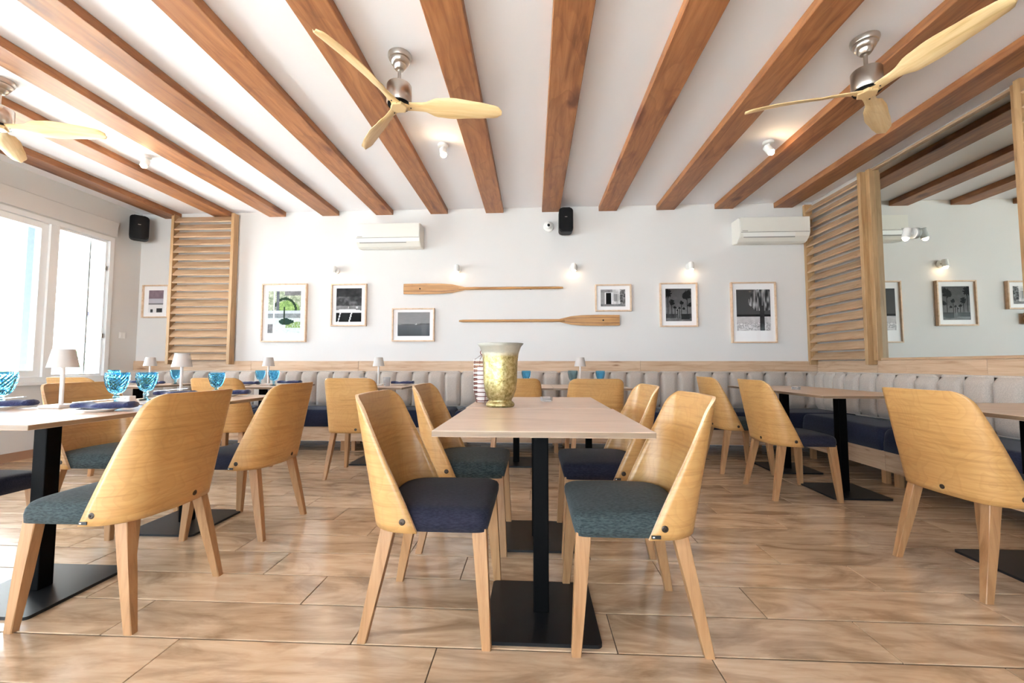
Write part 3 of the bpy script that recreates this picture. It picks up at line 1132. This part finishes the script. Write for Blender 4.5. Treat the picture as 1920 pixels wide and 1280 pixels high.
# ------------------------------------------------------------------ speakers, camera, socket
def make_speaker(loc, rz, label, w=.17):
    t = thing('wall_speaker', label, 'speaker', loc, rz, 'black wall loudspeakers')
    bm = bmesh.new()
    h = .30
    poly = []
    for cx, cz, a0 in ((w / 2 - .04, h / 2 - .04, 0), (-w / 2 + .04, h / 2 - .04, 90), (-w / 2 + .04, -h / 2 + .04, 180), (w / 2 - .04, -h / 2 + .04, 270)):
        for k in range(6):
            a = math.radians(a0 + k * 18)
            poly.append((cx + .04 * math.cos(a), cz + .04 * math.sin(a)))
    prism(bm, poly, 'y', -.20, -.05)
    bmesh.ops.bevel(bm, geom=[e for e in bm.edges if abs(e.verts[0].co.y - e.verts[1].co.y) < .001], offset=.012, segments=2, affect='EDGES')
    o = obj('cabinet', bm, M_BLACKP, t, smooth=math.radians(40))
    obj('bracket', B(-.03, .03, -.06, -.0, -.06, .06, bev=.004), M_BLACKP, t)
    obj('badge', B(-.014, .014, -.2022, -.2, .03, .036), M_NICKEL, t)
    return t
s1 = make_speaker((.40, YB, 2.72), 0, 'black loudspeaker at the centre top of the back wall')
s2 = make_speaker((-5.12, 5.10, 2.70), PI / 4, 'black loudspeaker in the window corner', .19)

t = thing('security_camera', 'round white security camera left of the central loudspeaker', 'camera', (.195, YB, 2.695))
obj('base', lathe(bmesh.new(), [(.062, 0), (.066, .008), (.064, .03), (.05, .04)], 32, cap0=True, cap1=True), M_WHITE, t, smooth=math.radians(35), rot=(PI / 2, 0, 0))
bm = bmesh.new()
bmesh.ops.create_uvsphere(bm, u_segments=20, v_segments=12, radius=.042)
obj('ball', bm, M_WHITE, t, smooth=True, loc=(0, -.055, 0))
obj('lens', lathe(bmesh.new(), [(.017, 0), (.017, .03), (.012, .034)], 20, cap0=True, cap1=True), M_BLACKP, t, rot=(PI / 2 + .15, 0, -.1), loc=(.0, -.072, -.003))

t = thing('wall_switch', 'white double switch plate on the wall right of the window', 'switch', (XL, 5.0, 1.33))
obj('plate', B(0, .010, -.04, .04, -.04, .04, bev=.003), M_WHITE, t)
obj('rocker', B(.010, .014, -.03, -.002, -.03, .03, bev=.002), M_WHITE, t)
obj('rocker', B(.010, .014, .002, .03, -.03, .03, bev=.002), M_WHITE, t)

# ------------------------------------------------------------------ pictures
def lerp(a, b, t): return a + (b - a) * t
def g3(v, tint=(1, .98, .99)): return (v * tint[0], v * tint[1], v * tint[2])

def hsh(i, j, s=0):
    x = math.sin(i * 127.1 + j * 311.7 + s * 74.7) * 43758.5453
    return x - math.floor(x)
def vn(x, y, s=0):
    i, j = math.floor(x), math.floor(y)
    u, v = x - i, y - j
    u, v = u * u * (3 - 2 * u), v * v * (3 - 2 * v)
    return lerp(lerp(hsh(i, j, s), hsh(i + 1, j, s), u), lerp(hsh(i, j + 1, s), hsh(i + 1, j + 1, s), u), v)
def fbm(x, y, s=0):
    return .5 * vn(x, y, s) + .3 * vn(x * 2.1, y * 2.1, s + 1) + .2 * vn(x * 4.3, y * 4.3, s + 2)

# every image is a function of u (0..1 left to right) and v (0..1 bottom to top)
def img_green_reflection(u, v):  # outdoor greenery reflected in the glass, painted into the print colours
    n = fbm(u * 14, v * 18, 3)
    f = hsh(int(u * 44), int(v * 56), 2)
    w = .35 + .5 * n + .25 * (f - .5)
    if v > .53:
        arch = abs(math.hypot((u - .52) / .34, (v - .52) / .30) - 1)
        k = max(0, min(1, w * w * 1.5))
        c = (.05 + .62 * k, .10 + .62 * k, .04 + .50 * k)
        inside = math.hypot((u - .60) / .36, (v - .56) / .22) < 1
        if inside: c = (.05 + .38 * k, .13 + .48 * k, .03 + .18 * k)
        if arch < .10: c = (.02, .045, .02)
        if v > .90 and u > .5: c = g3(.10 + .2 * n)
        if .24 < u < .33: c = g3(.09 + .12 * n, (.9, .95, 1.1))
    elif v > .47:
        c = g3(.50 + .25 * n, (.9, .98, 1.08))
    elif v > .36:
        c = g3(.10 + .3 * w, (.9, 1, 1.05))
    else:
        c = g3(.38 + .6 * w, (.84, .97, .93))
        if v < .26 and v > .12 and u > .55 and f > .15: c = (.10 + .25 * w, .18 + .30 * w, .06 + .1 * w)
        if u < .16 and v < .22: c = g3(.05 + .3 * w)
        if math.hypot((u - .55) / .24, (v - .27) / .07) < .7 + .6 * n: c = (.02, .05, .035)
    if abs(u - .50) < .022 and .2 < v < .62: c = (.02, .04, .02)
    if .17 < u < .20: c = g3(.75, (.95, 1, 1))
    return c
def img_car(u, v):
    n = fbm(u * 4, v * 5, 5)
    n = fbm(u * 7, v * 9, 5)
    c = g3(.012 + .07 * n * n + (.16 * n * n if v < .75 else 0), (1, .97, 1.02))
    if v < .47: c = g3(.10 + .25 * n)
    roof = .335 + .05 * math.sin(u * PI * .9 + .3)
    if v < roof: c = g3(.65 + .15 * u)
    if v < .27: c = g3(.008)
    if v < .27 and (abs(u - (.08 + .35 * v)) < .02 or abs(u - (.52 + .35 * v)) < .028): c = g3(.65)
    if abs(v - .43) < .03 and (abs(u - .82) < .05 or abs(u - .48) < .02): c = g3(.55)
    return c
def img_sea(u, v):
    n = fbm(u * 12, v * 30, 9)
    hz = .47 + .05 * u + .02 * vn(u * 20, 0, 4)
    if v > hz: return g3(.22 + .06 * n)
    d = .015 + .13 * n * (v / .5) + (.05 if .75 < u < .9 else 0)
    if abs(v - hz) < .03 and abs(u - .57) < .03: d = .6
    return g3(d, (1, .96, 1))
def img_cottage(u, v):
    n = fbm(u * 12, v * 10, 12)
    c = g3(.55 + .25 * n)
    if u < .17: c = g3(.28 + .1 * n)
    if .22 < u < .42 and v < .80: c = g3(.006)
    if .17 <= u <= .22 or .42 <= u < .47: c = g3(.75)
    if v > .82: c = g3(.10 + .3 * n)
    if u > .47: c = g3(.35 + .5 * n)
    if .55 < u < .73 and .3 < v < .75: c = g3(.15 if (u * 22) % 1 < .45 else .45)
    if u > .78: c = g3(.02 + .7 * n * n * n * 1.6)
    if v < .12: c = g3(.10 + .25 * n)
    return c
def img_avenue(u, v):
    n = fbm(u * 8, v * 10, 15)
    c = g3(.05 + .05 * n + .10 * (1 - v) * .6)
    if .10 < v < .42: c = g3(.10 + .10 * n)
    for cx, cz, r in ((.08, .85, .15), (.84, .80, .17), (.24, .58, .10), (.62, .56, .075), (.95, .50, .09), (.36, .42, .06), (.53, .40, .045), (.46, .33, .035), (.70, .38, .05)):
        d = math.hypot((u - cx), (v - cz) * 1.35)
        if d < r * (.55 + .9 * vn(math.atan2(v - cz, u - cx) * 4, cx * 9)): c = g3(.008)
        if abs(u - cx) < .011 and v < cz: c = g3(.010)
    if v < .22 and (u < .38 + v * .3 or u > .62 - v * .2): c = g3(.012 + .07 * n)
    if v < .10: c = g3(.07 + .16 * n)
    if v < .22 and .60 < u < .92 and v > .05: c = g3(.02)
    return c
def img_palm(u, v):
    n = fbm(u * 14, v * 18, 21)
    c = g3(.035 + .03 * v + .05 * (1 - v))
    if v < .385: c = g3(.015)
    if v < .335: c = g3(.42 + .25 * n, (1, .95, .96))
    if v < .2: c = g3(.28 + .5 * hsh(int(u * 40), int(v * 50)), (1, .95, .96))
    d = math.hypot((u - .74) / .36, (v - .74) / .27)
    if d < .9 + .25 * vn(u * 22, v * 6, 3) and v > .48: c = g3(.02 + .28 * vn(u * 30, v * 8, 6) ** 2 * 2)
    if .69 < u < .81 and v < .6: c = g3(.02 + .03 * n)
    return c
def img_beach(u, v):
    n = fbm(u * 5, v * 5, 33)
    if v > .62: return (.18 + .12 * n, .12 + .1 * n, .15 + .1 * n)
    if v > .42: return g3(.35 + .3 * (1 - v), (1, .95, 1.05))
    if v > .36: return g3(.20)
    if v < .18 and (.55 < u < .95 or (.15 < u < .3 and v < .14)): return g3(.05)
    return g3(.75)

def picture(xc, zc, w, h, label, img, pw, ph, px=0, pz=0, nu=36, nv=48, fw=.016):
    t = thing('framed_picture', label, 'picture', (xc, YB, zc), 0, 'framed photographs on the back wall')
    for nm, a in (('frame_stile', (-w / 2, -w / 2 + fw, -h / 2, h / 2)), ('frame_stile', (w / 2 - fw, w / 2, -h / 2, h / 2)),
                  ('frame_rail', (-w / 2 + fw, w / 2 - fw, -h / 2, -h / 2 + fw)), ('frame_rail', (-w / 2 + fw, w / 2 - fw, h / 2 - fw, h / 2))):
        obj(nm, B(a[0], a[1], -.042, 0, a[2], a[3], bev=.0012), M_FRAME, t)
    obj('mount', B(-w / 2 + fw, w / 2 - fw, -.020, -.002, -h / 2 + fw, h / 2 - fw), M_MATB, t)
    me = bpy.data.meshes.new('print')
    verts, faces = [], []
    for j in range(nv + 1):
        for i in range(nu + 1):
            verts.append((px + pw * (i / nu - .5), -.0212, pz + ph * (j / nv - .5)))
    for j in range(nv):
        for i in range(nu):
            a = j * (nu + 1) + i
            faces.append((a, a + 1, a + nu + 2, a + nu + 1))
    me.from_pydata(verts, [], faces)
    ca = me.color_attributes.new('ink', 'FLOAT_COLOR', 'CORNER')
    k = 0
    for p in me.polygons:
        j, i = divmod(p.index, nu)
        c = img((i + .5) / nu, (j + .5) / nv)
        for _ in p.loop_indices:
            ca.data[k].color = (min(1, c[0]), min(1, c[1]), min(1, c[2]), 1)
            k += 1
    link('print', me, M_PRINT, t)
    obj('glass', B(-w / 2 + fw, w / 2 - fw, -.034, -.032, -h / 2 + fw, h / 2 - fw), M_GLASSP, t)
    return t
picture(-4.92, 1.785, .36, .43, 'small framed beach print between window corner and slatted screen', img_beach, .20, .29)
picture(-3.19, 1.625, .59, .75, 'large framed picture with painted greenery reflection right of the left slatted screen', img_green_reflection, .43, .54, 0, .01, 44, 56)
picture(-2.345, 1.72, .46, .54, 'framed print of a car roof under a dark sky', img_car, .33, .43, 0, .0, 36, 48)
picture(-1.51, 1.463, .54, .42, 'framed grey seascape print below the upper oar blade', img_sea, .41, .30, .005, .01, 48, 36)
picture(.985, 1.786, .44, .335, 'small framed cottage print above the lower oar blade', img_cottage, .30, .21, -.002, .0, 42, 30)
picture(1.775, 1.695, .45, .54, 'framed dark palm avenue print', img_avenue, .31, .40, 0, .0, 40, 54)
picture(2.665, 1.596, .53, .74, 'large framed print of one palm tree on a beach', img_palm, .40, .50, 0, .03, 44, 56)

# ------------------------------------------------------------------ oars
def oar(x_tip, zc, L, bl, sgn, label):
    """x_tip: x of the blade end; sgn: +1 shaft runs to +x"""
    t = thing('wooden_oar', label, 'oar', (x_tip, YB - .045, zc), 0, 'pair of oars on the back wall')
    prof = [(0, .064), (bl * .35, .068), (bl * .62, .064), (bl * .80, .052), (bl * .90, .034), (bl, .017)]
    def strip(nm, f0, f1, m, th):
        bm = bmesh.new()
        up = [(sgn * x, h * f1) for x, h in prof]
        dn = [(sgn * x, h * f0) for x, h in prof]
        prism(bm, up + dn[::-1], 'y', -th, th)
        return obj(nm, bm, m, t)
    strip('blade_strip', .56, 1.0, M_OAR, .007)
    strip('blade_strip', -.44, .48, M_OAR, .011)
    strip('blade_strip', -1.0, -.52, M_OAR, .007)
    strip('inlay', .48, .56, M_OARD, .008)
    strip('inlay', -.52, -.44, M_OARD, .008)
    obj('shaft', tube(bmesh.new(), [(sgn * bl * .9, 0, 0), (sgn * bl * 1.02, 0, 0), (sgn * (L - .05), 0, 0), (sgn * L, 0, 0)], [.016, .018, .016, .010], 14), M_OAR, t, smooth=math.radians(45))
    obj('hanging_screw', lathe(bmesh.new(), [(.010, .008), (.010, .014)], 14, cap0=True, cap1=True), M_BLACKP, t, rot=(PI / 2, 0, 0), loc=(sgn * bl * .27, 0, 0))
    for d in (.3, .8):
        obj('wall_hook', B(sgn * L * d - .01, sgn * L * d + .01, .008, .045, -.012, .012), M_BLACKP, t)
    return t
oar(-1.632, 1.915, 2.00, .78, 1, 'upper wooden oar with its blade to the left')
oar(1.055, 1.507, 1.98, .74, -1, 'lower wooden oar with its blade to the right')

# ------------------------------------------------------------------ table lamps
def make_lamp(loc, label, group, big=1.0):
    t = thing('table_lamp', label, 'lamp', loc, 0, group)
    obj('base', B(-.056, .056, -.056, .056, 0, .016, bev=.006, seg=2), M_LAMPW, t)
    obj('post', lathe(bmesh.new(), [(.0085, .016), (.0085, .215)], 16, cap0=True, cap1=True), M_LAMPW, t, smooth=math.radians(50))
    obj('shade', lathe(bmesh.new(), [(.058, .196), (.0585, .196), (.041, .285), (.039, .287), (0.001, .287), (.001, .285), (.038, .283), (.0565, .197), (.058, .196)], 40), M_LAMP, t, smooth=math.radians(30))
    obj('diffuser', lathe(bmesh.new(), [(.050, .212), (.050, .216)], 24, cap0=True, cap1=True), M_WHITE, t)
    return t
GL = 'small cordless table lamps'
L0 = make_lamp((-2.315, 1.95, .75), 'taupe table lamp on the left foreground table', GL)
for x, y, l in ((-2.36, 2.70, 'taupe table lamp on the second left table'), (-4.02, 4.20, 'table lamp on the far left back row table'),
                (-2.75, 4.22, 'table lamp between two blue goblets in the back row'),
                (-1.585, 4.22, 'table lamp between two clear tumblers'), (.47, 4.24, 'white table lamp above the back chair right of the vase')):
    dup(L0, (x, y, .75), 0, l, GL)

# ------------------------------------------------------------------ goblets and tumblers
def goblet_mesh(m):
    bm = bmesh.new()
    n = 36
    prof = [(.036, 0), (.034, .003), (.012, .008), (.0085, .014), (.008, .024), (.013, .030), (.014, .035), (.009, .041), (.010, .047)]
    bowl = []
    for k in range(14):
        t = k / 13
        a = t * PI / 2
        bowl.append((.012 + .036 * math.sin(a) ** .8, .050 + .105 * (1 - math.cos(a)) ** .75 if t > 0 else .050))
    rings = []
    for r, z in prof:
        rings.append([bm.verts.new((r * math.cos(2 * PI * i / n), r * math.sin(2 * PI * i / n), z)) for i in range(n)])
    for k, (r, z) in enumerate(bowl):
        ring = []
        for i in range(n):
            d = .0026 * (1 if (i + k) % 2 else -1) if 1 < k < 12 else 0
            ring.append(bm.verts.new(((r + d) * math.cos(2 * PI * i / n), (r + d) * math.sin(2 * PI * i / n), z)))
        rings.append(ring)
    for k, (r, z) in enumerate(reversed(bowl[1:])):
        rings.append([bm.verts.new(((r - .004) * math.cos(2 * PI * i / n), (r - .004) * math.sin(2 * PI * i / n), z + (.003 if k > 10 else 0))) for i in range(n)])
    for a, b in zip(rings, rings[1:]):
        for i in range(n):
            bm.faces.new((a[i], a[(i + 1) % n], b[(i + 1) % n], b[i]))
    bm.faces.new(list(reversed(rings[0]))); bm.faces.new(rings[-1])
    me = bpy.data.meshes.new('goblet')
    bmesh.ops.recalc_face_normals(bm, faces=bm.faces)
    bm.to_mesh(me); bm.free()
    me.materials.append(m)
    return me
GB, GG = goblet_mesh(M_GOB), goblet_mesh(M_GOBG)
for x, y, me, s, l in ((-2.235, 2.145, GB, 1.08, 'blue diamond cut goblet right of the front lamp, the nearer of a pair'),
                 (-2.30, 2.385, GB, 1.06, 'blue diamond cut goblet just right of the nearest goblet'),
                 (-2.62, 1.94, GB, 1.12, 'blue diamond cut goblet cut off at the left edge'),
                 (-2.215, 2.83, GB, 1.0, 'blue diamond cut goblet in front of the second left chair back'),
                 (-3.88, 4.36, GB, 1.0, 'small blue goblet under the slatted screen'),
                 (-4.33, 4.12, GB, 1.0, 'small blue goblet half hidden behind the nearer goblets'),
                 (-2.93, 4.36, GB, .97, 'blue goblet left of the back row lamp below the leafy picture'),
                 (-2.60, 4.08, GB, 1.0, 'blue goblet right of the back row lamp below the leafy picture'),
                 (-.075, 4.36, GB, .97, 'blue goblet just right of the gold vase'),
                 (.385, 4.12, GG, 1.0, 'smoky teal goblet left of the white lamp'),
                 (.685, 4.34, GB, .97, 'blue goblet right of the white lamp in the back row')):
    o = link('goblet', me, None)
    o.location = (x, y, .75)
    o.scale = (s, s, s)
    tag(o, l, 'glass', 'stemmed goblets on the tables')

bm = bmesh.new()
n = 24
rings = []
pr = [(.030 + .006 * k / 9, .0 + .088 * k / 9) for k in range(10)]
for k, (r, z) in enumerate(pr):
    rings.append([bm.verts.new(((r + (.0018 if (i + k) % 2 else -.0012) * (0 < k < 9)) * math.cos(2 * PI * i / n), (r + (.0018 if (i + k) % 2 else -.0012) * (0 < k < 9)) * math.sin(2 * PI * i / n), z)) for i in range(n)])
for r, z in ((.033, .088), (.029, .008)):
    rings.append([bm.verts.new((r * math.cos(2 * PI * i / n), r * math.sin(2 * PI * i / n), z)) for i in range(n)])
for a, b in zip(rings, rings[1:]):
    for i in range(n):
        bm.faces.new((a[i], a[(i + 1) % n], b[(i + 1) % n], b[i]))
bm.faces.new(list(reversed(rings[0]))); bm.faces.new(rings[-1])
tum = obj('tumbler', bm, M_TUMB, loc=(-1.695, 4.10, .75))
tag(tum, 'clear pressed glass tumbler left of the lamp on the back row', 'glass', 'clear tumblers')
t2 = tum.copy(); COL.objects.link(t2); t2.location = (-1.455, 4.10, .75)
t2['label'] = 'clear pressed glass tumbler right of the lamp on the back row'

# ------------------------------------------------------------------ plates, napkins, forks
def napkin_mesh():
    bm = bmesh.new()
    pts, rad = [], []
    for i in range(15):
        t = i / 14
        pts.append((-.115 + .23 * t, .012 * math.sin(t * 9), .012 + .003 * math.sin(t * 14)))
        rad.append(.012 + .007 * abs(math.sin(t * 6 + .6)) + (.006 if t > .7 else 0))
    tube(bm, pts, rad, 10)
    for v in bm.verts:
        v.co.y *= 2.0
        v.co.z = max(.0, v.co.z * .85)
    me = bpy.data.meshes.new('napkin')
    bmesh.ops.recalc_face_normals(bm, faces=bm.faces)
    bm.to_mesh(me); bm.free()
    me.shade_smooth()
    me.materials.append(M_NAPK)
    return me
NAP = napkin_mesh()
bm = bmesh.new()
lathe(bm, [(.045, 0), (.05, .003), (.078, .012), (.080, .014), (.076, .014), (.048, .006), (.001, .006)], 36, cap0=True)
pl_me = bpy.data.meshes.new('side_plate')
bmesh.ops.recalc_face_normals(bm, faces=bm.faces)
bm.to_mesh(pl_me); bm.free(); pl_me.shade_smooth(); pl_me.materials.append(M_CERAM)
def fork_mesh():
    bm = bmesh.new()
    box(bm, -.09, .03, -.004, .004, 0, .0025)
    box(bm, .03, .055, -.011, .011, 0, .0025)
    for k in range(4):
        y = -.0095 + k * .0063
        box(bm, .055, .095, y - .0013, y + .0013, 0, .0022)
    me = bpy.data.meshes.new('fork')
    bmesh.ops.recalc_face_normals(bm, faces=bm.faces)
    bm.to_mesh(me); bm.free(); me.materials.append(M_STEEL)
    return me
FORK = fork_mesh()
sets = [(-1.95, 1.80, .15, 'nearest right setting on the left foreground table'), (-2.52, 1.86, .2, 'setting cut by the left edge of the photo'),
        (-2.33, 2.60, .1, 'setting behind the second goblet'), (-2.04, 2.70, .2, 'setting behind the big chair back top'),
        (-2.93, 4.12, 0, 'back row setting left of the lamp between two goblets'), (-2.62, 4.36, .1, 'back row setting right of the lamp between two goblets'),
        (-4.28, 4.3, 0, 'far left back row setting'), (-3.93, 4.1, .1, 'back row setting below the slatted screen'),
        (-1.38, 4.32, .1, 'back row setting behind the right tumbler')]
for i, (x, y, a, l) in enumerate(sets):
    o = link('side_plate', pl_me, None)
    o.location = (x, y, .75)
    tag(o, 'white side plate, ' + l, 'plate', 'white side plates')
    o = link('napkin', NAP, None)
    o.location = (x + .01, y, .7645)
    o.rotation_euler = (0, 0, a)
    tag(o, 'rolled navy napkin, ' + l, 'napkin', 'rolled navy napkins')
    if i < 3:
        o = link('fork', FORK, None)
        o.location = (x - .02, y + .01, .797)
        o.rotation_euler = (0, -.08, a + .25)
        tag(o, 'steel fork resting on the napkin, ' + l, 'fork', 'steel forks')

# small glass dishes and sugar box
def dish(loc, label, s=1.0):
    bm = bmesh.new()
    lathe(bm, [(.030, 0), (.034, .004), (.036, .026), (.031, .026), (.027, .008), (.001, .007)], 8, cap0=True)
    o = obj('glass_dish', bm, M_TUMB, loc=loc)
    o.scale = (s, s, s)
    tag(o, label, 'dish', 'small square-sided glass dishes')
dish((.075, 2.44, .75), 'small glass ashtray on the central table right of the vase')
dish((2.26, 3.72 + .02, .75), 'small glass ashtray on the right wall table')
o = obj('sachet_holder', B(-.035, .035, -.02, .02, 0, .034, bev=.003), M_CERAM, loc=(-2.30, 2.27, .75))
tag(o, 'small white sachet box between the two big blue goblets', 'box')

# ------------------------------------------------------------------ gold vase
bm = bmesh.new()
prof = [(.0, .0), (.062, .0), (.068, .005), (.069, .014), (.063, .024), (.055, .030), (.056, .036), (.066, .055), (.076, .085), (.081, .13),
        (.082, .18), (.084, .23), (.089, .27), (.099, .30), (.113, .318), (.111, .319), (.096, .30), (.086, .27), (.080, .23), (.078, .18),
        (.077, .13), (.072, .085), (.060, .055), (.04, .044), (.0, .042)]
lathe(bm, [(max(r * 1.05, .0008), z) for r, z in prof], 56)
bmesh.ops.remove_doubles(bm, verts=bm.verts, dist=.0002)
o = obj('hurricane_vase', bm, M_VASE, smooth=True, loc=(-.168, 2.125, .75))
tag(o, 'tall flared gold mercury glass vase on the central tables', 'vase')

# ------------------------------------------------------------------ wire lantern
M_WIRE = mat('rusty_brown_wire', (.20, .06, .05), .5, .3)
M_ROPE = mat('pale_cord', (.82, .74, .70), .8)
t = thing('wire_lantern', 'striped wire wound lantern with a curled handle behind the gold vase', 'lantern', (-.285, 2.35, .75))
def ring_pts(r, z, n=20): return [(r * math.cos(2 * PI * k / n), r * math.sin(2 * PI * k / n), z) for k in range(n)]
for k in range(20):
    z = .012 + .0118 * k
    r = .036 if k < 3 else (.05 if k > 4 else .043)
    c = link('wire_ring', (lambda b: (lambda me: (bmesh.ops.recalc_face_normals(b, faces=b.faces), b.to_mesh(me), me)[2])(bpy.data.meshes.new('wire_ring')))(tube(bmesh.new(), ring_pts(r, z), .0026, 6, True)), M_WIRE if k % 2 == 0 else M_ROPE, t)
bm = bmesh.new()
for k in range(4):
    a = 2 * PI * (k + .3) / 4
    tube(bm, [(.034 * math.cos(a), .034 * math.sin(a), .002), (.048 * math.cos(a), .048 * math.sin(a), .06), (.048 * math.cos(a), .048 * math.sin(a), .24), (.01 * math.cos(a), .01 * math.sin(a), .265)], .002, 5)
obj('cage_rods', bm, M_WIRE, t)
obj('inner_candle', lathe(bmesh.new(), [(.03, .004), (.03, .2)], 20, cap0=True, cap1=True), M_ROPE, t)
obj('handle', tube(bmesh.new(), [(.014 * math.cos(2 * PI * k / 16), 0, .280 + .014 * math.sin(2 * PI * k / 16)) for k in range(16)], .0028, 6, True), M_WIRE, t)
